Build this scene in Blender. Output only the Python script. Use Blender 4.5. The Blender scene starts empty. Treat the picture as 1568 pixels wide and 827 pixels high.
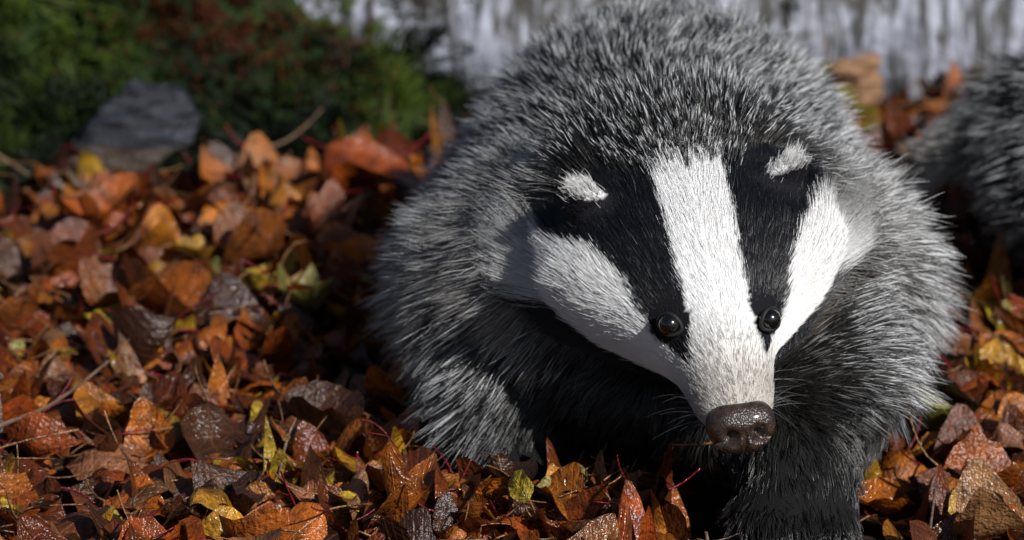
import bpy, bmesh, math, random
import numpy as np
from mathutils import Vector, Matrix, kdtree, Quaternion
rng=np.random.default_rng(7); random.seed(7)
sc=bpy.context.scene
def link(o,parent=None):
    sc.collection.objects.link(o)
    if parent: o.parent=parent
    return o
def norm(v): return v/np.maximum(np.linalg.norm(v,axis=-1,keepdims=True),1e-9)
def ss(a,b,x):
    t=np.clip((x-a)/(b-a),0,1); return t*t*(3-2*t)
def mk_noise(seed,n=7):
    r=np.random.default_rng(seed); D=norm(r.normal(size=(n,3)))*r.uniform(.6,1.7,(n,1)); ph=r.uniform(0,6.28,n)
    def f(P,freq): return np.sin(P@D.T*freq+ph).sum(1)/math.sqrt(n/2)/1.5
    return f
nA,nB,nC,nD,nE=[mk_noise(i) for i in range(5)]
# ---------------------------------------------------------------- materials
def newmat(name):
    m=bpy.data.materials.new(name); m.use_nodes=True
    nt=m.node_tree; nt.nodes.clear()
    out=nt.nodes.new('ShaderNodeOutputMaterial')
    return m,nt,out
class NB:
    def __init__(s,nt): s.nt=nt
    def n(s,t,**k):
        x=s.nt.nodes.new(t)
        for a,b in k.items(): setattr(x,a,b)
        return x
    def l(s,a,b): s.nt.links.new(a,b)
    def math(s,op,a,b=None,clamp=False):
        x=s.n('ShaderNodeMath',operation=op); x.use_clamp=clamp
        for i,v in enumerate((a,b)):
            if v is None: continue
            if isinstance(v,(int,float)): x.inputs[i].default_value=v
            else: s.l(v,x.inputs[i])
        return x.outputs[0]
    def mix(s,f,a,b,bt='MIX'):
        x=s.n('ShaderNodeMix',data_type='RGBA',blend_type=bt)
        for i,v in ((0,f),(6,a),(7,b)):
            if isinstance(v,(int,float)): x.inputs[i].default_value=v
            elif isinstance(v,tuple): x.inputs[i].default_value=v+(1,)
            else: s.l(v,x.inputs[i])
        return x.outputs[2]
    def ramp(s,f,pts):
        x=s.n('ShaderNodeValToRGB'); e=x.color_ramp.elements
        while len(e)<len(pts): e.new(.5)
        for i,(p,c) in enumerate(pts): e[i].position=p; e[i].color=tuple(c)+(1,)
        s.l(f,x.inputs[0]); return x.outputs[0]
    def noise(s,co,scale,detail=4,rough=.55,dist=0):
        x=s.n('ShaderNodeTexNoise'); x.inputs['Scale'].default_value=scale; x.inputs['Detail'].default_value=detail
        x.inputs['Roughness'].default_value=rough; x.inputs['Distortion'].default_value=dist
        if co is not None: s.l(co,x.inputs['Vector'])
        return x.outputs[0]
    def bump(s,h,st,d):
        x=s.n('ShaderNodeBump'); x.inputs['Strength'].default_value=st; x.inputs['Distance'].default_value=d
        s.l(h,x.inputs['Height']); return x.outputs[0]
    def prin(s,col,rough=.5,spec=.5,normal=None,coat=0,coatr=.1):
        p=s.n('ShaderNodeBsdfPrincipled')
        if isinstance(col,tuple): p.inputs['Base Color'].default_value=col+(1,)
        else: s.l(col,p.inputs['Base Color'])
        if isinstance(rough,(int,float)): p.inputs['Roughness'].default_value=rough
        else: s.l(rough,p.inputs['Roughness'])
        p.inputs['Specular IOR Level'].default_value=spec
        p.inputs['Coat Weight'].default_value=coat; p.inputs['Coat Roughness'].default_value=coatr
        if normal is not None: s.l(normal,p.inputs['Normal'])
        return p.outputs[0]
def hairmat(name,rough=.45,transl=.25,spec=.5):
    m,nt,out=newmat(name); b=NB(nt)
    a=b.n('ShaderNodeAttribute',attribute_name='Col')
    p=b.prin(a.outputs['Color'],rough,spec)
    if transl>0:
        t=b.n('ShaderNodeBsdfTranslucent'); b.l(a.outputs['Color'],t.inputs[0])
        mx=b.n('ShaderNodeMixShader'); mx.inputs[0].default_value=transl
        b.l(p,mx.inputs[1]); b.l(t.outputs[0],mx.inputs[2]); p=mx.outputs[0]
    b.l(p,out.inputs[0]); return m
M_fur=hairmat('fur',.34,0,.7)
M_moss=hairmat('moss_fibre',.5,.25,.3)
def attrmat(name,rough=.8):
    m,nt,out=newmat(name); b=NB(nt)
    a=b.n('ShaderNodeAttribute',attribute_name='Col')
    g=b.n('ShaderNodeNewGeometry'); n=b.noise(g.outputs['Position'],900,3)
    b.l(b.prin(a.outputs['Color'],rough,.2,b.bump(n,.6,.002)),out.inputs[0]); return m
M_skin=attrmat('badger_hide')
# leaf
m,nt,out=newmat('wet_leaf'); b=NB(nt); M_leaf=m
a=b.n('ShaderNodeAttribute',attribute_name='Col'); luv=b.n('ShaderNodeAttribute',attribute_name='luv')
sx=b.n('ShaderNodeSeparateXYZ'); b.l(luv.outputs['Vector'],sx.inputs[0])
au=b.math('ABSOLUTE',sx.outputs[0])
mid=b.math('SUBTRACT',1.0,b.math('MULTIPLY',au,14.0),True)
ph=b.math('SUBTRACT',b.math('MULTIPLY',sx.outputs[1],50.0),b.math('MULTIPLY',au,13.0))
sv=b.math('POWER',b.math('ABSOLUTE',b.math('SINE',b.math('MULTIPLY',ph,.5))),16.0)
sv=b.math('MULTIPLY',sv,.5)
vein=b.math('MAXIMUM',mid,sv)
g=b.n('ShaderNodeNewGeometry')
n1=b.noise(g.outputs['Position'],80,3,.65); n2=b.noise(g.outputs['Position'],420,2,.6)
c=b.mix(b.math('MULTIPLY',b.ramp(n1,[(.41,(0,0,0)),(.67,(1,1,1))]),.78),a.outputs['Color'],(.035,.012,.006))
c=b.mix(b.math('MULTIPLY',b.ramp(n2,[(.57,(0,0,0)),(.66,(1,1,1))]),.55),c,(.02,.009,.005))
c=b.mix(b.math('MULTIPLY',vein,.16),c,(.42,.20,.06))
h=b.math('ADD',b.math('MULTIPLY',vein,-.5),b.math('MULTIPLY',n2,1.4))
h=b.math('ADD',h,b.math('MULTIPLY',n1,2.6))
bp=b.bump(h,.8,.0014)
rr=b.n('ShaderNodeMapRange'); b.l(sx.outputs[2],rr.inputs[0]); rr.inputs[1].default_value=.0; rr.inputs[2].default_value=1; rr.inputs[3].default_value=.13; rr.inputs[4].default_value=.42
p=b.prin(c,rr.outputs[0],.6,bp)
t=b.n('ShaderNodeBsdfTranslucent'); b.l(c,t.inputs[0])
mx=b.n('ShaderNodeMixShader'); mx.inputs[0].default_value=.18; b.l(p,mx.inputs[1]); b.l(t.outputs[0],mx.inputs[2]); b.l(mx.outputs[0],out.inputs[0])
# ground
m,nt,out=newmat('forest_soil'); b=NB(nt); M_ground=m
a=b.n('ShaderNodeAttribute',attribute_name='moss'); g=b.n('ShaderNodeNewGeometry'); P=g.outputs['Position']
n1=b.noise(P,18,5,.65); n2=b.noise(P,120,4,.6)
soil=b.ramp(n2,[(.3,(.008,.005,.003)),(.55,(.022,.011,.006)),(.75,(.06,.024,.010))])
moss=b.ramp(n1,[(.3,(.004,.008,.002)),(.55,(.012,.026,.005)),(.75,(.03,.05,.009))])
c=b.mix(a.outputs['Fac'],soil,moss)
b.l(b.prin(c,.85,.2,b.bump(n2,.8,.01)),out.inputs[0])
# birch bark
m,nt,out=newmat('birch_bark'); b=NB(nt); M_bark=m
tc=b.n('ShaderNodeTexCoord'); mp=b.n('ShaderNodeMapping'); b.l(tc.outputs['Object'],mp.inputs[0]); mp.inputs['Scale'].default_value=(85,11,11)
n1=b.noise(mp.outputs[0],1,4,.65,.8); n2=b.noise(tc.outputs['Object'],12,4,.6,.6); n3=b.noise(tc.outputs['Object'],90,3)
c=b.ramp(n2,[(.35,(.18,.19,.23)),(.5,(.40,.42,.50)),(.7,(.56,.58,.66))])
c=b.mix(b.ramp(n1,[(.46,(0,0,0)),(.58,(1,1,1))]),c,(.06,.06,.06))
c=b.mix(b.ramp(n2,[(.53,(0,0,0)),(.62,(1,1,1))]),c,(.05,.045,.035))
b.l(b.prin(c,.7,.3,b.bump(b.math('ADD',n1,n3),.7,.006)),out.inputs[0])
def rockmat(name,c1,c2,c3,rough=.55,under=None):
    m,nt,out=newmat(name); b=NB(nt); tc=b.n('ShaderNodeTexCoord')
    mp=b.n('ShaderNodeMapping'); b.l(tc.outputs['Object'],mp.inputs[0]); mp.inputs['Scale'].default_value=(1,1,4)
    n=b.noise(mp.outputs[0],40,6,.65); n2=b.noise(tc.outputs['Object'],260,4)
    c=b.ramp(n,[(.3,c1),(.5,c2),(.72,c3)])
    if under:
        sz=b.n('ShaderNodeSeparateXYZ'); b.l(tc.outputs['Object'],sz.inputs[0])
        f=b.math('ADD',b.math('MULTIPLY',sz.outputs[2],-40.0),b.math('MULTIPLY',n,.8))
        c=b.mix(b.ramp(f,[(.55,(0,0,0)),(.8,(1,1,1))]),c,under)
    b.l(b.prin(c,rough,.4,b.bump(b.math('ADD',n,b.math('MULTIPLY',n2,.4)),.8,.005)),out.inputs[0]); return m
M_rock=rockmat('slate',(.005,.005,.007),(.012,.014,.020),(.045,.05,.07),.42,(.045,.030,.020))
M_brown=rockmat('dead_bark',(.08,.04,.02),(.26,.14,.07),(.42,.27,.16),.7)
M_twig=rockmat('twig_bark',(.07,.04,.025),(.16,.10,.06),(.28,.20,.13),.6)
m,nt,out=newmat('nose_leather'); b=NB(nt); M_nose=m
tc=b.n('ShaderNodeTexCoord'); vo=b.n('ShaderNodeTexVoronoi'); vo.inputs['Scale'].default_value=900; b.l(tc.outputs['Object'],vo.inputs['Vector'])
n=b.noise(tc.outputs['Object'],250,4)
c=b.ramp(n,[(.35,(.012,.007,.005)),(.65,(.048,.028,.020))])
b.l(b.prin(c,.34,.5,b.bump(b.math('ADD',vo.outputs[0],n),.55,.0007),.5,.12),out.inputs[0])
m,nt,out=newmat('eye_wet'); b=NB(nt); M_eye=m; b.l(b.prin((.003,.0025,.0025),.18,.5,None,1,.12),out.inputs[0])
m,nt,out=newmat('claw_horn'); b=NB(nt); M_claw=m; b.l(b.prin((.035,.026,.02),.45,.4),out.inputs[0])
m,nt,out=newmat('eyelid'); b=NB(nt); M_lid=m; b.l(b.prin((.014,.013,.014),.6,.25),out.inputs[0])

def npmesh(name,V,F,mat,smooth=True):
    me=bpy.data.meshes.new(name); k=F.shape[1]
    me.vertices.add(len(V)); me.vertices.foreach_set('co',V.astype(np.float32).ravel())
    me.loops.add(F.size); me.loops.foreach_set('vertex_index',F.astype(np.int32).ravel())
    me.polygons.add(len(F)); me.polygons.foreach_set('loop_start',np.arange(0,F.size,k,dtype=np.int32))
    try: me.polygons.foreach_set('loop_total',np.full(len(F),k,dtype=np.int32))
    except Exception: pass
    me.update(calc_edges=True); me.validate()
    me.polygons.foreach_set('use_smooth',np.full(len(me.polygons),smooth)); me.materials.append(mat)
    return me
def setcol(me,col,name='Col'):
    a=me.attributes.new(name,'FLOAT_COLOR','POINT'); c=np.ones((len(col),4),np.float32); c[:,:3]=col
    a.data.foreach_set('color',c.ravel())
def hair_object(name,pts,rad,col,mat,parent=None):
    N,K,_=pts.shape
    hc=bpy.data.hair_curves.new(name); hc.add_curves([K]*N)
    hc.attributes['position'].data.foreach_set('vector',pts.astype(np.float32).ravel())
    a=hc.attributes.get('radius') or hc.attributes.new('radius','FLOAT','POINT')
    a.data.foreach_set('value',rad.astype(np.float32).ravel())
    c=np.ones((N,K,4),np.float32); c[...,:3]=col
    a=hc.attributes.new('Col','FLOAT_COLOR','POINT'); a.data.foreach_set('color',c.ravel())
    hc.materials.append(mat); o=bpy.data.objects.new(name,hc); link(o,parent); return o
def clump(pts,roots,ratio,amount,pw=1.4,sv=None):
    N=len(roots); M=max(8,int(N/ratio)); gi=rng.choice(N,M,False)
    kd=kdtree.KDTree(M)
    for i,g in enumerate(gi): kd.insert(roots[g],i)
    kd.balance()
    idx=np.fromiter((kd.find(r)[1] for r in roots.tolist()),int,N)
    K=pts.shape[1]; s=(np.linspace(0,1,K) if sv is None else sv)[None,:,None]**pw
    G=pts[gi[idx]]
    amt=amount if np.isscalar(amount) else amount[:,None,None]
    return pts*(1-amt*s)+G*(amt*s)

# ---------------------------------------------------------------- terrain
def ybf(x): return np.interp(x,[-.9,-.39,-.19,-.07,.05],[.50,.560,.62,.69,.80])
def ground_h(x,y):
    P=np.stack([x,y,np.zeros_like(x)],-1).reshape(-1,3)
    n=(nA(P,9)*.006+nB(P,22)*.003).reshape(x.shape)*ss(-.1,.15,np.abs(x-.1)+np.abs(y)*.5)
    yb=ybf(x)
    bank=.30*ss(0,.50,y-yb)*ss(.06,-.26,x)
    back=.35*ss(1.12,1.9,y)
    far=ss(2,30,np.hypot(x,y))*1.5*(nC(P,.12).reshape(x.shape)+1)
    mound=.012*np.exp(-((x+.03)**2/.008+(y+.02)**2/.002))-.012*np.exp(-((x-.15)**2/.006+(y+.09)**2/.008))
    lump=(nD(P,30).reshape(x.shape)*.013+nE(P,60).reshape(x.shape)*.009+nB(P,110).reshape(x.shape)*.003)*ss(-.02,.1,y-yb)*ss(3,1.5,y)*ss(.2,-.05,x)
    return n+np.maximum(bank,back)+far+mound+lump
def moss_mask(x,y):
    P=np.stack([x,y,np.zeros_like(x)],-1).reshape(-1,3)
    w=nB(P,14).reshape(x.shape)*.025
    return ss(-.01,.03,y-ybf(x)+w)*np.maximum(ss(.08,-.03,x),ss(1.05,1.2,y))
k=np.linspace(-1,1,440); ax=np.sign(k)*(np.abs(k)*1.2+np.abs(k)**14*400)
X,Y=np.meshgrid(ax,ax+.45,indexing='ij'); Z=ground_h(X,Y)
n=len(ax); I=np.arange(n*n).reshape(n,n)
F=np.stack([I[:-1,:-1],I[1:,:-1],I[1:,1:],I[:-1,1:]],-1).reshape(-1,4)
me=npmesh('ground',np.stack([X,Y,Z],-1).reshape(-1,3),F,M_ground)
a=me.attributes.new('moss','FLOAT','POINT'); a.data.foreach_set('value',moss_mask(X,Y).astype(np.float32).ravel())
link(bpy.data.objects.new('ground',me))
# ---------------------------------------------------------------- leaves
PAL=np.array([(.42,.11,.010),(.50,.165,.015),(.30,.058,.008),(.15,.032,.008),(.060,.020,.010),(.58,.30,.018),(.62,.42,.035),(.36,.33,.07),(.34,.15,.065),(.22,.075,.022)])
PW=np.array([.19,.11,.18,.18,.16,.06,.03,.014,.026,.074]); PW/=PW.sum()
def leaves(cx,cy,cz,L,tiltmax,seed,heads=None,tilts=None,cols=None):
    r=np.random.default_rng(seed); N=len(cx); nu,nv=5,14
    u=np.linspace(-1,1,nu); v=.5-.5*np.cos(np.pi*np.linspace(0,1,nv))
    asp=r.uniform(.22,.36,N); a1=r.uniform(.48,.75,N); b1=r.uniform(.60,1.05,N)
    vv=np.clip(v,1e-3,1-1e-3)[None,:]
    w=vv**a1[:,None]*(1-vv)**b1[:,None]; w=w/w.max(1,keepdims=True)
    w*=1+.02*np.where(np.arange(nv)%2,1,-1)[None,:]*(r.random((N,1))<.6)+r.normal(0,.02,(N,nv))
    w=w*(L*asp)[:,None]
    x=u[None,None,:]*w[:,:,None]
    y=(v-.5)[None,:,None]*L[:,None,None]+0*x
    Lb=L[:,None,None]
    fold=r.normal(.06,.14,N)[:,None,None]; cu=r.normal(0,2.6,N)[:,None,None]/Lb; cl=r.normal(.1,1.2,N)[:,None,None]/Lb
    tw=r.normal(0,3.,N)[:,None,None]/Lb
    z=fold*np.abs(x)+cu*x*x+cl*y*y+tw*x*y*.4
    ph=r.uniform(0,6.28,(4,N))[:,:,None,None]; q=x/Lb; qy=y/Lb
    z+=Lb*(.036*np.sin(qy*11+ph[0]+q*6)+.034*np.sin(q*15+ph[1])+.026*np.sin(qy*19+ph[2]-q*9)*np.abs(u)[None,None,:])
    x=x+Lb*(r.normal(0,.35,N)[:,None,None]*qy*qy)
    V=np.stack([x,y,z],-1).reshape(N,-1,3)
    ns=5; pl=L*r.uniform(.25,.6,N); sr=.0004+L*.008; sp=np.linspace(0,1,ns)
    bend=r.normal(0,.35,(2,N)); x0=x[:,0,2]; z0_=z[:,0,2]
    pc=np.stack([ x0[:,None]+(bend[0]*pl)[:,None]*sp**2, -.5*L[:,None]-pl[:,None]*sp, (bend[1]*pl)[:,None]*sp**2+z0_[:,None] ],-1)
    ang=np.arange(3)*2.0944
    ring=np.stack([np.cos(ang),0*ang,np.sin(ang)],-1)
    PV=(pc[:,:,None,:]+ring[None,None]*sr[:,None,None,None]*(1-.3*sp)[None,:,None,None]).reshape(N,-1,3)
    A=np.concatenate([V,PV],1); nvt=A.shape[1]
    az=r.uniform(0,6.283,N) if heads is None else heads
    ti=np.abs(r.normal(0,1,N)*tiltmax) if tilts is None else tilts
    ta=r.uniform(0,6.283,N); flip=r.random(N)<.5
    ax=np.stack([np.cos(ta),np.sin(ta),0*ta],-1); c,s=np.cos(ti),np.sin(ti)
    Kx=np.zeros((N,3,3)); Kx[:,0,2]=ax[:,1]; Kx[:,1,2]=-ax[:,0]; Kx[:,2,0]=-ax[:,1]; Kx[:,2,1]=ax[:,0]
    R=np.eye(3)[None]+s[:,None,None]*Kx+(1-c)[:,None,None]*(Kx@Kx)
    Rz=np.zeros((N,3,3)); Rz[:,0,0]=np.cos(az);Rz[:,0,1]=-np.sin(az);Rz[:,1,0]=np.sin(az);Rz[:,1,1]=np.cos(az);Rz[:,2,2]=1
    A[flip,:,2]*=-1
    A=np.einsum('nij,nkj->nki',R@Rz,A)+np.stack([cx,cy,cz],-1)[:,None,:]
    I=np.arange(nu*nv).reshape(nv,nu); f1=np.stack([I[:-1,:-1],I[:-1,1:],I[1:,1:],I[1:,:-1]],-1).reshape(-1,4)
    J=np.arange(ns*3).reshape(ns,3)+nu*nv; J2=np.roll(J,-1,1)
    f2=np.stack([J[:-1],J2[:-1],J2[1:],J[1:]],-1).reshape(-1,4)
    ft=np.concatenate([f1,f2]); F=(ft[None]+(np.arange(N)*nvt)[:,None,None]).reshape(-1,4)
    col=PAL[r.choice(len(PAL),N,p=PW)] if cols is None else cols
    col=col*r.uniform(.45,1.15,(N,1))*(1+r.normal(0,.05,(N,3))); col=np.clip(col,.004,.8)
    C=np.repeat(col[:,None,:],nvt,1)
    red=np.where(r.random((N,1))<.35,np.array([[.28,.015,.025]]),np.array([[.30,.15,.06]]))
    C[:,nu*nv:]=red[:,None,:]
    U=np.zeros((N,nvt,3)); U[:,:nu*nv,0]=np.tile(u,nv)[None]; U[:,:nu*nv,1]=np.repeat(v,nu)[None]; U[:,nu*nv:,0]=.5; U[:,:,2]=r.random(N)[:,None]
    return A.reshape(-1,3),F,C.reshape(-1,3),U.reshape(-1,3)
parts=[]
N1=6400
x=rng.uniform(-.52,.66,N1); y=rng.uniform(-.25,.88,N1)
under=(x>-.06)&(x<.25)&(y>-.01)&(y<.40)
keep=(moss_mask(x,y)<rng.uniform(.02,.95,N1)**2)&~((np.abs(x-.158)<.068)&(y<.0)&(y>-.15))&~(under&(rng.random(N1)<.6))
x,y,under=x[keep],y[keep],under[keep]; N1=len(x)
L=np.clip(rng.normal(.042,.013,N1),.017,.075)*(1+.25*ss(.2,.6,y))*np.where(under,.75,1)
z=ground_h(x,y)+.003+.022*rng.random(N1)**1.2*np.where(under,.3,1)
parts.append(leaves(x,y,z,L,np.where(y>.4,.24,.36),11))
N2=7000
x=rng.uniform(-3,3.2,N2); y=rng.uniform(-2.4,3.2,N2); keep=~((x>-.5)&(x<.64)&(y>-.23)&(y<.95))&(moss_mask(x,y)<rng.uniform(.05,1,N2)**2)
x,y=x[keep],y[keep]; L=rng.uniform(.05,.09,len(x)); parts.append(leaves(x,y,ground_h(x,y)+.004+.02*rng.random(len(x)),L,.35,12))
# leaves drifted up round the near forefoot
N4=130; x=rng.normal(-.01,.055,N4); y=rng.normal(-.035,.022,N4); k=(x<.085)&(y<.0); x,y=x[k],y[k]
parts.append(leaves(x,y,ground_h(x,y)+.006+.026*rng.random(len(x)),rng.uniform(.022,.045,len(x)),.45,21))
sp=np.array([
 (-.168,-.035,.034,.034,2.6,.25,5),(-.285,.12,.03,.045,.3,.4,1),(-.262,.30,.03,.034,1.2,.4,6),(-.20,.10,.03,.042,1.0,.4,5),
 (-.29,.47,.030,.075,2.4,.2,0),(-.11,.52,.045,.09,2.4,.5,2),(-.18,.42,.03,.06,.3,.5,2),(-.34,.24,.03,.045,.5,.5,6),(-.33,.20,.03,.05,2.2,.4,4),
 (.003,-.06,.050,.022,.2,1.2,6),(-.07,-.06,.03,.040,.4,.7,0),(.28,-.02,.03,.045,.6,.5,3),(-.05,.44,.03,.05,.3,.6,1),(-.19,.50,.03,.06,1.9,.2,1),
 (.07,-.125,.03,.04,1.2,.3,2),(.04,-.13,.03,.045,.2,.3,0)])
N3=len(sp); x,y=sp[:,0],sp[:,1]
parts.append(leaves(x,y,ground_h(x,y)+sp[:,2],sp[:,3],.3,13,sp[:,4],sp[:,5],PAL[sp[:,6].astype(int)]*1.1))
off=0;Vs=[];Fs=[];Cs=[];Us=[]
for V,F,C,U in parts:
    Vs.append(V);Fs.append(F+off);Cs.append(C);Us.append(U);off+=len(V)
me=npmesh('leaf_litter',np.concatenate(Vs),np.concatenate(Fs),M_leaf); setcol(me,np.concatenate(Cs))
a=me.attributes.new('luv','FLOAT_VECTOR','POINT'); a.data.foreach_set('vector',np.concatenate(Us).astype(np.float32).ravel())
link(bpy.data.objects.new('leaf_litter',me))
# ---------------------------------------------------------------- log, stone, chunk, twigs
na,nl=64,160; LOGY,LOGZ=.935,.060
tt=np.linspace(-.42,1.5,nl); an=np.linspace(0,2*np.pi,na,endpoint=False)
T,A=np.meshgrid(tt,an,indexing='ij')
R=.100*(1-.06*T)
Pn=np.stack([T,np.cos(A)*.1,np.sin(A)*.1],-1).reshape(-1,3)
R=R+(nA(Pn,25)*.004+nB(Pn,70)*.0018).reshape(R.shape)
ends=np.where((np.arange(nl)==0)|(np.arange(nl)==nl-1),.0,1)[:,None]
V=np.stack([T,R*np.cos(A)*ends,R*np.sin(A)*ends],-1).reshape(-1,3)
I=np.arange(nl*na).reshape(nl,na); J=np.roll(I,-1,1)
F=np.stack([I[:-1],I[1:],J[1:],J[:-1]],-1).reshape(-1,4)
o=link(bpy.data.objects.new('birch_log',npmesh('birch_log',V,F,M_bark))); o.location=(0,LOGY,LOGZ); o.rotation_euler=(0,0,math.radians(-2))
def rock(name,pts,loc,mat,rot=(0,0,0),nz=.0012):
    bm=bmesh.new()
    for p_ in pts: bm.verts.new(p_)
    bmesh.ops.convex_hull(bm,input=bm.verts[:])
    bmesh.ops.delete(bm,geom=[v for v in bm.verts if not v.link_faces],context='VERTS')
    bmesh.ops.bevel(bm,geom=bm.edges[:],offset=.002,segments=2,affect='EDGES',profile=.6)
    bmesh.ops.triangulate(bm,faces=bm.faces[:])
    for _ in range(4):
        ee=[e_ for e_ in bm.edges if e_.calc_length()>.004]
        if ee: bmesh.ops.subdivide_edges(bm,edges=ee,cuts=1); bmesh.ops.triangulate(bm,faces=bm.faces[:])
    V=np.array([v.co[:] for v in bm.verts]); d=nA(V,150)*nz+nB(V*np.array([1,1,5]),120)*nz
    bm.normal_update()
    for v,k in zip(bm.verts,d): v.co+=v.normal*float(k)
    me=bpy.data.meshes.new(name); bm.to_mesh(me); bm.free(); me.materials.append(mat)
    o=link(bpy.data.objects.new(name,me)); o.location=loc; o.rotation_euler=rot; return o
rock('stone',[(-.050,0,-.016),(-.034,-.012,.010),(-.002,.0,.036),(.022,.008,.033),(.046,.0,.014),(.044,-.017,-.002),(.014,-.030,-.018),(-.018,-.034,-.034),(-.046,-.022,-.030),(.03,.045,.0),(-.03,.045,0),(0,.03,-.035)],(-.270,.625,.052),M_rock,(0,0,0),.0016)
rock('bark_chunk',[(-.022,0,-.02),(-.02,-.008,.02),(.018,-.004,.023),(.024,0,-.012),(.006,-.014,-.024),(.0,-.016,.008),(-.012,.012,0),(.014,.012,.01)],(.262,.80,.042),M_brown,(0,0,.1),.0018)
def tube(name,pts,r0,r1,mat):
    cu=bpy.data.curves.new(name,'CURVE'); cu.dimensions='3D'; cu.bevel_depth=1; cu.bevel_resolution=3
    s=cu.splines.new('NURBS'); s.points.add(len(pts)-1); s.use_endpoint_u=True; s.order_u=3
    for i,p in enumerate(pts):
        s.points[i].co=(*p,1); s.points[i].radius=r0+(r1-r0)*i/(len(pts)-1)
    cu.materials.append(mat); return link(bpy.data.objects.new(name,cu))
def gz(x,y,l=.0): return (x,y,float(ground_h(np.array([x]),np.array([y]))[0])+l)
tube('twig',[gz(-.44,.68,.04),gz(-.40,.64,.03),gz(-.36,.61,.025),gz(-.33,.59,.02)],.0020,.0010,M_twig)
tube('twig',[gz(-.22,.60,.03),gz(-.19,.64,.035),gz(-.16,.66,.03),gz(-.14,.70,.03)],.0014,.0008,M_twig)
tube('twig',[gz(-.32,.02,.04),gz(-.275,.055,.045),gz(-.26,.10,.04),gz(-.24,.15,.045)],.0014,.0008,M_twig)
tube('leaf_stem',[gz(.105,-.10,.01),gz(.106,-.10,.03),gz(.103,-.098,.045)],.0012,.0009,M_twig)
tube('leaf_stem',[gz(.225,-.06,.01),gz(.227,-.06,.04),gz(.229,-.058,.055)],.001,.0007,M_twig)
tube('leaf_stem',[gz(-.13,.0,.02),gz(-.128,.0,.045),gz(-.12,.005,.06)],.001,.0007,M_twig)
# moss fibres
Nm=75000
x=rng.uniform(-.75,.15,Nm); y=rng.uniform(.50,1.05,Nm); k=moss_mask(x,y)>rng.random(Nm); x,y=x[k],y[k]
e=.004; hz=ground_h(x,y); nx=-(ground_h(x+e,y)-hz)/e; ny=-(ground_h(x,y+e)-hz)/e
nrm=norm(np.stack([nx,ny,np.ones_like(nx)],-1)); root=np.stack([x,y,hz-.002],-1)
Nl=14000; T=rng.uniform(-.42,1.4,Nl); A=rng.normal(1.75+math.pi/2,.6,Nl)
q=np.stack([T,np.cos(A)*.1,np.sin(A)*.1],-1); k=(nC(q,16)+nD(q,40)*.5-1.1*ss(.0,.25,T)+.30)>0; k|=(T<-.02)&(rng.random(Nl)<.3)
T,A=T[k],A[k]; th=math.radians(-2); Rr=.0995*(1-.06*T)
lr=np.stack([T,Rr*np.cos(A),Rr*np.sin(A)],-1); ln=np.stack([0*T,np.cos(A),np.sin(A)],-1)
root=np.concatenate([root,lr@np.array([[math.cos(th),math.sin(th),0],[-math.sin(th),math.cos(th),0],[0,0,1]])+np.array([0,LOGY,LOGZ])]); nrm=np.concatenate([nrm,ln])
N=len(root); Lm=rng.uniform(.010,.030,N)*(1+.5*nE(root,25)); 
d=norm(nrm+rng.normal(0,.7,(N,3))+np.array([0,0,.1])); s=np.linspace(0,1,3)
bend=norm(rng.normal(0,1,(N,3))+np.array([0,-.3,-.6]))
pts=root[:,None]+Lm[:,None,None]*(d[:,None]*s[None,:,None]+.5*bend[:,None]*(s**2)[None,:,None])
pts=clump(pts,root,18,.55,1.)
g=ss(-.1,1.3,nA(root,24)+.7*nB(root,60)+rng.normal(0,.25,N)-.6*ss(-.25,-.08,root[:,0]))[:,None]
col=(1-g)*np.array([.006,.012,.005])+g*np.array([.085,.135,.018])
br=np.exp(-(((root[:,0]+.22)/.08)**2+((root[:,1]-.80)/.045)**2))[:,None]; br=np.maximum(br,.5*(nC(root,18)[:,None]>.8)); br=br>rng.random((N,1))
col=np.where(br,np.array([[.11,.03,.010]])*rng.uniform(.3,1.5,(N,1)),col)
hair_object('moss',pts,np.broadcast_to((.0010*(1-.6*s))[None],(N,3)),np.repeat(col[:,None],3,1)*(.35+.65*s)[None,:,None],M_moss)

# ---------------------------------------------------------------- badger
NT=np.array([.120,-.10,.097]); fw=norm(np.array([.17,-.86,-.49]))
r0=norm(np.cross(np.array([0,0,1.]),fw)); u0=np.cross(fw,r0); al=math.radians(6)
rt=norm(r0*math.cos(al)+u0*math.sin(al)); up=np.cross(fw,rt)
ST=np.array([ # t, halfwidth, dorsal, ventral
(0,.012,.010,.010),(.006,.018,.0155,.015),(.015,.0215,.019,.018),(.03,.024,.023,.022),(.045,.028,.028,.027),(.058,.035,.032,.034),
(.072,.048,.036,.042),(.09,.064,.040,.049),(.11,.075,.044,.052),(.14,.077,.046,.052),(.17,.072,.046,.050),(.21,.06,.043,.04)])
def stn(t): return [np.interp(t,ST[:,0],ST[:,i]) for i in (1,2,3)]
def hl(P):
    Q=P-NT; return -(Q@fw),Q@rt,Q@up
def hw(t,x,z): return NT-fw*t+rt*x+up*z
bm=bmesh.new()
def ell(c,r,M=None,sub=4):
    g=bmesh.ops.create_icosphere(bm,subdivisions=sub,radius=1)
    for v in g['verts']:
        q=np.array(v.co)*np.array(r)
        if M is not None: q=M@q
        v.co=Vector(q+np.array(c))
def chain(ps,n=9):
    for (a,ra),(b_,rb) in zip(ps[:-1],ps[1:]):
        for i in range(n):
            k=i/(n-1); c=np.array(a)*(1-k)+np.array(b_)*k; r=ra*(1-k)+rb*k; ell(c,(r,r,r),None,3)
ts=np.linspace(0,.21,50); na=48; rings=[]
for t in ts:
    w,hu,hd=stn(t); row=[]
    for j in range(na):
        a=2*math.pi*j/na; sx_,cz_=math.sin(a),math.cos(a)
        row.append(bm.verts.new(hw(t,w*sx_,(hu if cz_>0 else hd)*cz_)))
    rings.append(row)
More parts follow.
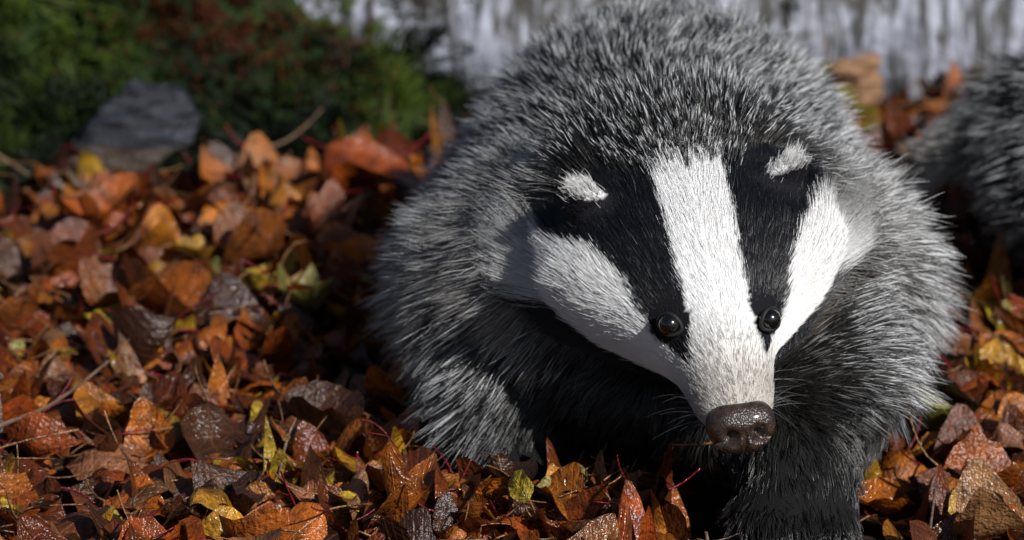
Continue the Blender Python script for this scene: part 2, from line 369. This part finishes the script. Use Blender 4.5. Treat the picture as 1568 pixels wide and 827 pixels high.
for i in range(len(rings)-1):
    for j in range(na): bm.faces.new((rings[i][j],rings[i][(j+1)%na],rings[i+1][(j+1)%na],rings[i+1][j]))
bm.faces.new(rings[0][::-1]); bm.faces.new(rings[-1])
bmesh.ops.recalc_face_normals(bm,faces=bm.faces[:])
HM=np.stack([rt,fw,up],1)
EAR=[hw(.140,-.057,.0355),hw(.140,.053,.0355)]
for e_,sg in zip(EAR,(-1,1)):
    a=sg*math.radians(38); Re=HM@np.array([[math.cos(a),0,math.sin(a)],[0,1,0],[-math.sin(a),0,math.cos(a)]])
    ell(e_,(.0120,.0055,.0150),Re)
XC=.092
ell((XC,.24,.118),(.104,.20,.097)); ell((XC,.19,.078),(.147,.17,.062)); ell((.095,.11,.112),(.112,.11,.078)); ell((.09,.34,.10),(.10,.12,.08))
ell((.085,.07,.078),(.075,.07,.05)); ell((.145,.035,.060),(.068,.055,.052))
chain([((.095,.045,.165),.050),((.095,.14,.14),.070)])
for sg in (-1,1): chain([(hw(.158,sg*.034,-.010),.044),((.092+sg*.07,.12,.105),.066)],7)
chain([((.155,.09,.10),.050),((.158,.01,.058),.042),((.155,-.03,.028),.032)]); ell((.152,-.045,.022),(.036,.036,.020))
chain([((.03,.10,.10),.050),((.012,.075,.058),.040),((.01,.055,.026),.028)]); ell((.008,.042,.020),(.030,.030,.018))
for xx in (.170,.014):
    chain([((xx,.34,.08),.050),((xx+.004,.29,.06),.042),((xx+.004,.36,.045),.025),((xx,.34,.018),.018)],7); ell((xx,.315,.016),(.024,.038,.014))
chain([((.09,.44,.13),.022),((.09,.50,.085),.012)])
me=bpy.data.meshes.new('body_raw'); bm.to_mesh(me); bm.free()
tmp=link(bpy.data.objects.new('tmp',me))
md=tmp.modifiers.new('r','REMESH'); md.mode='VOXEL'; md.voxel_size=.0034
md=tmp.modifiers.new('s','SMOOTH'); md.factor=.5; md.iterations=6
dg=bpy.context.evaluated_depsgraph_get(); b1=bpy.data.meshes.new_from_object(tmp.evaluated_get(dg))
bpy.data.objects.remove(tmp)
tmp=link(bpy.data.objects.new('tmp2',b1))
V=np.zeros(len(b1.vertices)*3,np.float32); b1.vertices.foreach_get('co',V); V=V.reshape(-1,3).astype(float)
t_,x_,z_=hl(V); wgt=np.maximum(ss(.150,.20,t_),ss(-.075,-.10,z_))*ss(.03,.07,V[:,2])*ss(.46,.42,V[:,1])
vg=tmp.vertex_groups.new(name='torso')
for lv in range(1,11):
    ids=np.nonzero(np.round(wgt*10).astype(int)==lv)[0].tolist()
    if ids: vg.add(ids,lv/10,'REPLACE')
md=tmp.modifiers.new('s','SMOOTH'); md.factor=.5; md.iterations=90; md.vertex_group='torso'
dg=bpy.context.evaluated_depsgraph_get(); body=bpy.data.meshes.new_from_object(tmp.evaluated_get(dg)); body.name='body'
bpy.data.objects.remove(tmp); body.materials.clear(); body.materials.append(M_skin)
body.polygons.foreach_set('use_smooth',[True]*len(body.polygons))
badger=link(bpy.data.objects.new('badger',None))
link(bpy.data.objects.new('body',body),badger)
nv=len(body.vertices); BV=np.zeros(nv*3,np.float32); body.vertices.foreach_get('co',BV); BV=BV.reshape(-1,3).astype(float)
BN=np.zeros(nv*3,np.float32); body.vertices.foreach_get('normal',BN); BN=BN.reshape(-1,3).astype(float)
body.calc_loop_triangles(); TR=np.zeros(len(body.loop_triangles)*3,np.int32); body.loop_triangles.foreach_get('vertices',TR); TR=TR.reshape(-1,3)
EYE=[hw(.0565,-.0262,.0222),hw(.0515,.0248,.0212)]
def classify(P,Nn,rn):
    t,x,z=hl(P); w,hu,hd=stn(np.clip(t,0,.21))
    phi=np.degrees(np.arctan2(np.abs(x)/w,z/np.where(z>0,hu,hd)))
    rad=np.hypot(x/w,z/np.where(z>0,hu,hd))
    ear=np.zeros(len(P),bool); eartip=np.zeros(len(P),bool); near=np.zeros(len(P),bool)
    for e_,sg in zip(EAR,(-1,1)):
        q=P-e_; dx,dz=q@rt,q@up; dd=np.linalg.norm(q,axis=1)
        m=(dd<.021)&(z>hu*np.sqrt(np.clip(1-(x/w)**2,0,1))+.0012); ear|=m; near|=dd<.026; eartip|=m&(dz-sg*dx*.20>(.0066 if sg<0 else .0076)+rn*.003)
    dors=ss(60,30,phi)
    headw=np.where(rad<1.3,ss(.180-.022*dors,.150-.016*dors,t+rn*.003),0)*(t>-.02); headw=np.where(ear|(near&(t<.165)),1.,headw)
    jit=rn*.0012
    xin=np.interp(t,[0,.02,.035,.058,.10,.15,.2],[.03,.024,.0195,.0160,.0180,.0195,.021])+jit
    pout=np.interp(t,[.0,.02,.035,.058,.065,.08,.09,.108,.12,.135,.15,.2],[0,30,62,74,64,50,47,51,62,78,87,95])+rn*1.6
    white=(np.abs(x)<xin)&(phi<95)&~ear
    black=(~white)&(phi<pout)
    pth=np.interp(t,[0,.03,.05,.07,.10,.14,.2],[190,165,140,130,128,125,115])+rn*3
    throat=(phi>pth)
    return dict(t=t,x=x,z=z,phi=phi,headw=headw,white=white,black=black,throat=throat,ear=ear,eartip=eartip,near=near)
def colours(P,Nn,rn,c):
    t=c['t']
    W=np.array([.96,.955,.95]); K=np.array([.006,.006,.009])
    hc=np.where((c['white'])[:,None],W,np.where(c['black'][:,None],K,np.where(c['throat'][:,None],K*1.6,W*.98)))
    mz=ss(.055,.010,t)*(~c['black']); hc=hc*(1-mz[:,None]*.42)*(1-mz[:,None]*np.array([0,.06,.14]))
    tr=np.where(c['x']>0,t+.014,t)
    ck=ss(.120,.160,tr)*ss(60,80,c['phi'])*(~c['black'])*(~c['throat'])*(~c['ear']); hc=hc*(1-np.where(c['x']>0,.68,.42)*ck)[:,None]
    hc=np.where((c['eartip'])[:,None],W*.85,np.where((c['ear']&~c['eartip'])[:,None],K*1.3,hc))
    x=(P[:,0]-XC)/.15; y=P[:,1]; z=P[:,2]
    side=np.clip(np.abs(x),0,1.2)
    lim=.50+.25*(.09-z)/.09+.35*ss(0,.2,x)*ss(.09,.06,z)
    dark=ss(.112,.085,z)*ss(lim+.14,lim-.12,side)*ss(.26,.12,y)
    dark=np.maximum(dark,ss(.055,.03,z)*ss(1.05,.75,side))
    return hc,dark,side
def sample(N,weightfn):
    a,b_,c_=[BV[TR[:,i]] for i in range(3)]
    ar=np.linalg.norm(np.cross(b_-a,c_-a),axis=1)*weightfn((a+b_+c_)/3)
    i=rng.choice(len(TR),N,p=ar/ar.sum()); r1=np.sqrt(rng.random(N)); r2=rng.random(N)
    wt=np.stack([1-r1,r1*(1-r2),r1*r2],1)
    P=(BV[TR[i]]*wt[:,:,None]).sum(1); Nn=norm((BN[TR[i]]*wt[:,:,None]).sum(1)); return P,Nn
z0=np.zeros(nv); c=classify(BV,BN,z0); hc,dark,side=colours(BV,BN,z0,c)
flank=np.array([.030,.027,.025])[None]*(1-dark[:,None])+.006
setcol(body,np.where((c['headw']>.5)[:,None],hc*.9,flank))
def tang(D,Nn): return norm(D-(D*Nn).sum(1,keepdims=True)*Nn)
# --- head fur
def headweight(P):
    c=classify(P,None,np.zeros(len(P))); return c['headw']*(1+.9*(c['t']<.06))
P,Nn=sample(155000,headweight); N=len(P); rn=rng.normal(0,1,N)
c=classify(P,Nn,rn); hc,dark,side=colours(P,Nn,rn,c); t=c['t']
for e_ in EYE:
    k=np.linalg.norm(P-e_,axis=1)>.0076
    P,Nn,hc,t,rn=P[k],Nn[k],hc[k],t[k],rn[k]; c={a_:b_[k] for a_,b_ in c.items()}
de=np.minimum(*[np.linalg.norm(P-e_,axis=1) for e_ in EYE])
N=len(P); K=5; s=np.linspace(0,1,K)
cheek=ss(45,85,c['phi'])*ss(.05,.11,t)
L=np.interp(t,[0,.01,.05,.08,.12,.18],[.003,.0045,.006,.0075,.010,.016])+cheek*np.interp(t,[.05,.10,.16],[0,.011,.020])
L=np.where(c['near'],.006,L)
L=np.where(c['ear'],.0045+.008*c['eartip']*rng.random(N),L)*rng.uniform(.6,1.3,N)*(.28+.72*ss(.007,.018,de))
flow=-fw[None]+np.sign(c['x'])[:,None]*rt[None]*(.15+.35*cheek)[:,None]-up[None]*(.15*cheek)[:,None]+.16*np.stack([nA(P,90),nB(P,90),nC(P,90)],1)
flow=np.where(c['ear'][:,None],up[None]+.6*np.sign(c['x'])[:,None]*rt-.5*fw[None],flow)
tg=tang(flow,Nn); lift=(.20+.16*cheek)[:,None]
d=norm(tg+Nn*lift+rng.normal(0,.10,(N,3))*np.where(c['ear'],2.6,1)[:,None])
pts=P[:,None]-Nn[:,None]*.0006+L[:,None,None]*(d[:,None]*s[None,:,None]+(.14*tg-.10*Nn)[:,None]*(s**2)[None,:,None])
pts=clump(pts,P,8,.36,1.2)
mzz=ss(.06,.02,t)[:,None]
br=rng.uniform(.86,1.03,(N,1))*(1-mzz)+rng.uniform(.35,1.15,(N,1))*mzz; isb=(c['black']|c['throat'])&~c['eartip']
fleck=(isb&(rng.random(N)<.03)); hc=np.where(fleck[:,None],np.array([[.08,.09,.11]]),hc*br)
colp=np.repeat(hc[:,None],K,1)*(.88+.12*s)[None,:,None]
rad=np.interp(L,[.003,.03],[.00010,.00014])[:,None]*(1-.7*s**2)[None]
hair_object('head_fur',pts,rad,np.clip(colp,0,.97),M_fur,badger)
# --- body fur
def bodyweight(P):
    c=classify(P,None,np.zeros(len(P))); return (1-c['headw'])*np.where(P[:,1]>.36,.5,1)
def bodyfur(N,lenmul,radius,ratio,cl,name,under,s):
    K=len(s)
    P,Nn=sample(N,bodyweight); rn=rng.normal(0,1,N); c=classify(P,Nn,rn*0); hc,dark,side=colours(P,Nn,rn,c)
    x=(P[:,0]-XC)/.15; y=P[:,1]; z=P[:,2]
    leg=ss(.085,.060,z)*ss(.12,.06,y)*ss(.0,.3,x)+ss(.055,.04,z); leg=np.clip(leg,0,1)
    front=np.maximum(np.clip(-Nn[:,1],0,1)*ss(.14,.08,z),leg)
    fl=np.stack([.55*x,1+0*x,-(.05+.75*np.clip(side,0,1))],1)
    fc=np.stack([.9*x*(1-leg),.1-.9*leg,-1+0*x],1)
    flow=fl*(1-front[:,None])+fc*front[:,None]+.28*np.stack([nA(P,35),nB(P,35),nC(P,35)],1)+.20*np.stack([nD(P,110),nE(P,110),nA(P,120)],1)
    tg=tang(flow,Nn)
    L=.029+.018*np.clip(side,0,1)-.008*ss(.12,.02,y)*ss(.10,.16,z)
    L=L*(1-.45*leg)*(1-.35*dark)*rng.uniform(.55,1.2,N)*lenmul
    t,xh,zh=hl(P); nk=ss(.20,.15,t)*ss(.05,.035,np.abs(xh))*(zh>0); L=L*(1-.45*nk)
    ttail=ss(.46,.48,y); L=L*(1-.2*ttail)
    lift=(.84-.42*dark-.25*leg-.2*nk)[:,None]
    d=norm(tg+Nn*lift+rng.normal(0,.21,(N,3)))
    g=np.array([0,0,-1.])
    pts=P[:,None]-Nn[:,None]*.001+L[:,None,None]*(d[:,None]*s[None,:,None]+(.16*tg-.06*Nn+.08*g*np.clip(side,0,1)[:,None])[:,None]*(s**2)[None,:,None])
    pts[...,2]=np.maximum(pts[...,2],.003)
    pts=clump(pts,P,ratio,cl,1.0,s)
    back=ss(.75,.25,side)*ss(.12,.17,z)
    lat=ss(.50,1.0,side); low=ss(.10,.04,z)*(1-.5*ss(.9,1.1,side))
    rootc=np.array([.095,.080,.068])[None]*(1-.6*back[:,None])+np.array([.16,.150,.138])*lat[:,None]
    band=np.array([.007,.0065,.006])[None]+np.array([.062,.058,.055])*lat[:,None]
    tip=np.array([.93,.95,.97])[None]*rng.uniform(.5,1.02,(N,1))
    b0=.28-.12*back+rng.normal(0,.05,N); b1=np.clip(.74+.04*back-.10*lat+rng.normal(0,.07,N),.48,.97)
    if under: b1=b1*0+2; rootc=rootc*.6; b0=b0*0+.7
    dull=(rng.random(N)<.46)&(not under); b1=np.where(dull,2,b1)
    m1=ss(0,1,(s[None]-b0[:,None])/.12)[...,None]; m2=ss(0,1,(s[None]-b1[:,None])/.05)[...,None]
    col=rootc[:,None]*(1-m1)+band[:,None]*m1; col=col*(1-m2)+tip[:,None]*m2
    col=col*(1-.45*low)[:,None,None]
    dk=np.clip(dark,0,1)[:,None,None]; blk=np.array([.010,.009,.008])+.04*m2*(rng.random(N)<.2)[:,None,None]
    col=col*(1-dk)+blk*dk
    ruff=ss(.11,.15,t)*ss(.25,.18,t)*ss(.045,.07,np.abs(xh))*ss(-.085,-.04,zh)*ss(.035,.005,zh)*np.where(rng.random(N)<.8,1,.3)*np.where(xh>0,.45,1)
    ruff=ruff[:,None,None]*(.75 if not under else .5); col=col*(1-ruff)+np.array([.52,.50,.475])*(.45+.55*s)[None,:,None]*ruff
    tl=ttail[:,None,None]; col=col*(1-tl)+np.array([.5,.48,.44])*tl
    rad=radius*rng.uniform(.7,1.2,(N,1))*(1-.85*s**4)[None]
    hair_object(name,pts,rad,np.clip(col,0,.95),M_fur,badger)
bodyfur(65000,.6,.00017,20,.35,'underfur',True,np.linspace(0,1,5))
bodyfur(130000,1.0,.00019,7,.60,'guard_fur',False,np.array([0,.25,.45,.62,.76,.88,1.]))
# --- whiskers
W=[];
for i in range(40):
    sg=random.choice((-1,1)); t=random.uniform(.012,.035); w,hu,hd=stn(t); a=math.radians(random.uniform(85,150))*sg
    p=hw(t,w*math.sin(a),(hu if math.cos(a)>0 else hd)*math.cos(a)); d=norm(rt*math.sin(a)*1.0+up*math.cos(a)*.5-fw*random.uniform(-.1,.9)+rng.normal(0,.15,3))
    Lw=random.uniform(.010,.028); s=np.linspace(0,1,6)[:,None]; W.append(p+d*Lw*s+np.array([0,0,-1])*.25*Lw*s**2)
W=np.array(W); hair_object('whiskers',W,np.broadcast_to(.00010*(1-.8*np.linspace(0,1,6))[None],(len(W),6)),np.full((len(W),6,3),.12),M_fur,badger)
# --- eyes
def obj_frame(me,name,loc,M):
    o=bpy.data.objects.new(name,me); link(o,badger); m4=Matrix.Identity(4)
    for i in range(3):
        for j in range(3): m4[i][j]=M[i,j]
        m4[i][3]=loc[i]
    o.matrix_local=m4; return o
def sph(name,r,mat,seg=32):
    bm=bmesh.new(); bmesh.ops.create_uvsphere(bm,u_segments=seg,v_segments=seg//2,radius=r); me=bpy.data.meshes.new(name); bm.to_mesh(me); bm.free()
    me.polygons.foreach_set('use_smooth',[True]*len(me.polygons)); me.materials.append(mat); return me
for e_,sg,nm in zip(EYE,(-1,1),('left','right')):
    outd=norm(fw*.55+rt*sg*.55+up*.62)
    obj_frame(sph('eyeball',.0060,M_eye),'eye_'+nm,e_+outd*.0018,HM)
    nr,nt_=40,10; e1=norm(np.cross(outd,up)); e2=np.cross(outd,e1); V=[]
    for i in range(nr):
        a=2*math.pi*i/nr; ca,sa=math.cos(a),math.sin(a); cdir=e1*ca*.0070+e2*sa*.0054*(1-.2*ca*ca)
        for j in range(nt_):
            b2=2*math.pi*j/nt_; V.append(e_+outd*(.0032-.0018*ca*ca)+cdir+norm(cdir)*.0013*math.cos(b2)+outd*.0014*math.sin(b2))
    I=np.arange(nr*nt_).reshape(nr,nt_); J=np.roll(I,-1,0)
    F=np.stack([I,J,np.roll(J,-1,1),np.roll(I,-1,1)],-1).reshape(-1,4)
    link(bpy.data.objects.new('eyelid_'+nm,npmesh('eyelid',np.array(V),F,M_lid)),badger)
# --- nose pad
me=sph('nose',1,M_nose,96); V=np.array([v.co[:] for v in me.vertices])
x,y,z=V.T
sup=(np.abs(x)**2.6+np.abs(y)**2.6+np.abs(z)**2.6)**(1/2.6); V=V/sup[:,None]*.97; x,y,z=V.T
wz=1-.18*np.clip(-z,0,1)
X_=x*.0190*wz; Y_=y*.0115-.0025*np.clip(z,0,1)**2; Z_=z*.0148
fr=ss(.1,.6,y)
for sg in (-1,1):
    dx=(X_-sg*.0072)/.0034; dz=(Z_+.0030)/.0032; Y_-=fr*.0085*np.exp(-(dx**2+dz**2))
    dx=(X_-sg*.0120)/.0042; dz=(Z_+.0064)/.0015; Y_-=fr*.0045*np.exp(-(dx**2+dz**2))
Y_-=fr*.0024*np.exp(-(X_/.0010)**2)*ss(.002,-.004,Z_)
me.vertices.foreach_set('co',np.stack([X_,Y_,Z_],1).astype(np.float32).ravel())
tilt=math.radians(38); Mx=np.array([[1,0,0],[0,math.cos(tilt),-math.sin(tilt)],[0,math.sin(tilt),math.cos(tilt)]])
obj_frame(me,'nose',hw(-.001,0,.0),HM@Mx)
# --- claws
bm=bmesh.new()
for (cx,cy) in ((.152,-.076),(.008,.018),(.170,.282),(.014,.282)):
    for i in range(5):
        xo=(i-2)*.0095; prev=None
        for k in range(7):
            s_=k/6; rr=.0024*(1-s_)+.0003; cc=Vector((cx+xo,cy+.004*abs(i-2)-.016*s_,.014+.004*math.sin(s_*3.1)-.011*s_*s_))
            ring=[bm.verts.new(cc+Vector((rr*math.cos(a),0,rr*math.sin(a)))) for a in [j*math.pi/4 for j in range(8)]]
            if prev:
                for j in range(8): bm.faces.new((prev[j],prev[(j+1)%8],ring[(j+1)%8],ring[j]))
            prev=ring
me=bpy.data.meshes.new('claws'); bm.to_mesh(me); bm.free(); me.materials.append(M_claw); link(bpy.data.objects.new('claws',me),badger)
# --- second badger
b2=link(bpy.data.objects.new('badger.001',None))
for o in list(badger.children):
    q=bpy.data.objects.new(o.name+'_b',o.data); link(q,b2); q.matrix_local=o.matrix_local
a=math.radians(68); b2.rotation_euler=(0,0,a)
lx,ly=.09*math.cos(a)-.46*math.sin(a), .09*math.sin(a)+.46*math.cos(a)
b2.location=(.325-lx,.43-ly,.0)
# ---------------------------------------------------------------- light, camera
sun=Vector((.49,-.65,.59)).normalized()
w=bpy.data.worlds.new('World'); sc.world=w; w.use_nodes=True; nt=w.node_tree
bg=nt.nodes['Background']; sky=nt.nodes.new('ShaderNodeTexSky'); sky.sky_type='NISHITA'; sky.sun_disc=False
sky.sun_elevation=math.asin(sun.z); sky.sun_rotation=math.atan2(sun.x,sun.y)
nt.links.new(sky.outputs[0],bg.inputs[0]); bg.inputs[1].default_value=.05
ld=bpy.data.lights.new('sun','SUN'); ld.energy=5; ld.angle=math.radians(.5); ld.color=(1,.98,.95)
lo=link(bpy.data.objects.new('sun',ld)); lo.rotation_euler=sun.to_track_quat('Z','Y').to_euler(); lo.location=sun*5
cam=bpy.data.cameras.new('camera'); co=link(bpy.data.objects.new('camera',cam)); p=math.radians(18)
co.location=(0,-2*math.cos(p),.15+2*math.sin(p)); co.rotation_euler=(math.pi/2-p,0,0)
cam.lens=128.6; cam.sensor_width=36; cam.clip_start=.05; cam.clip_end=2000
cam.dof.use_dof=True; cam.dof.focus_distance=1.95; cam.dof.aperture_fstop=7.5
sc.camera=co
sc.view_settings.view_transform='Standard'; sc.view_settings.look='None'; sc.view_settings.exposure=0
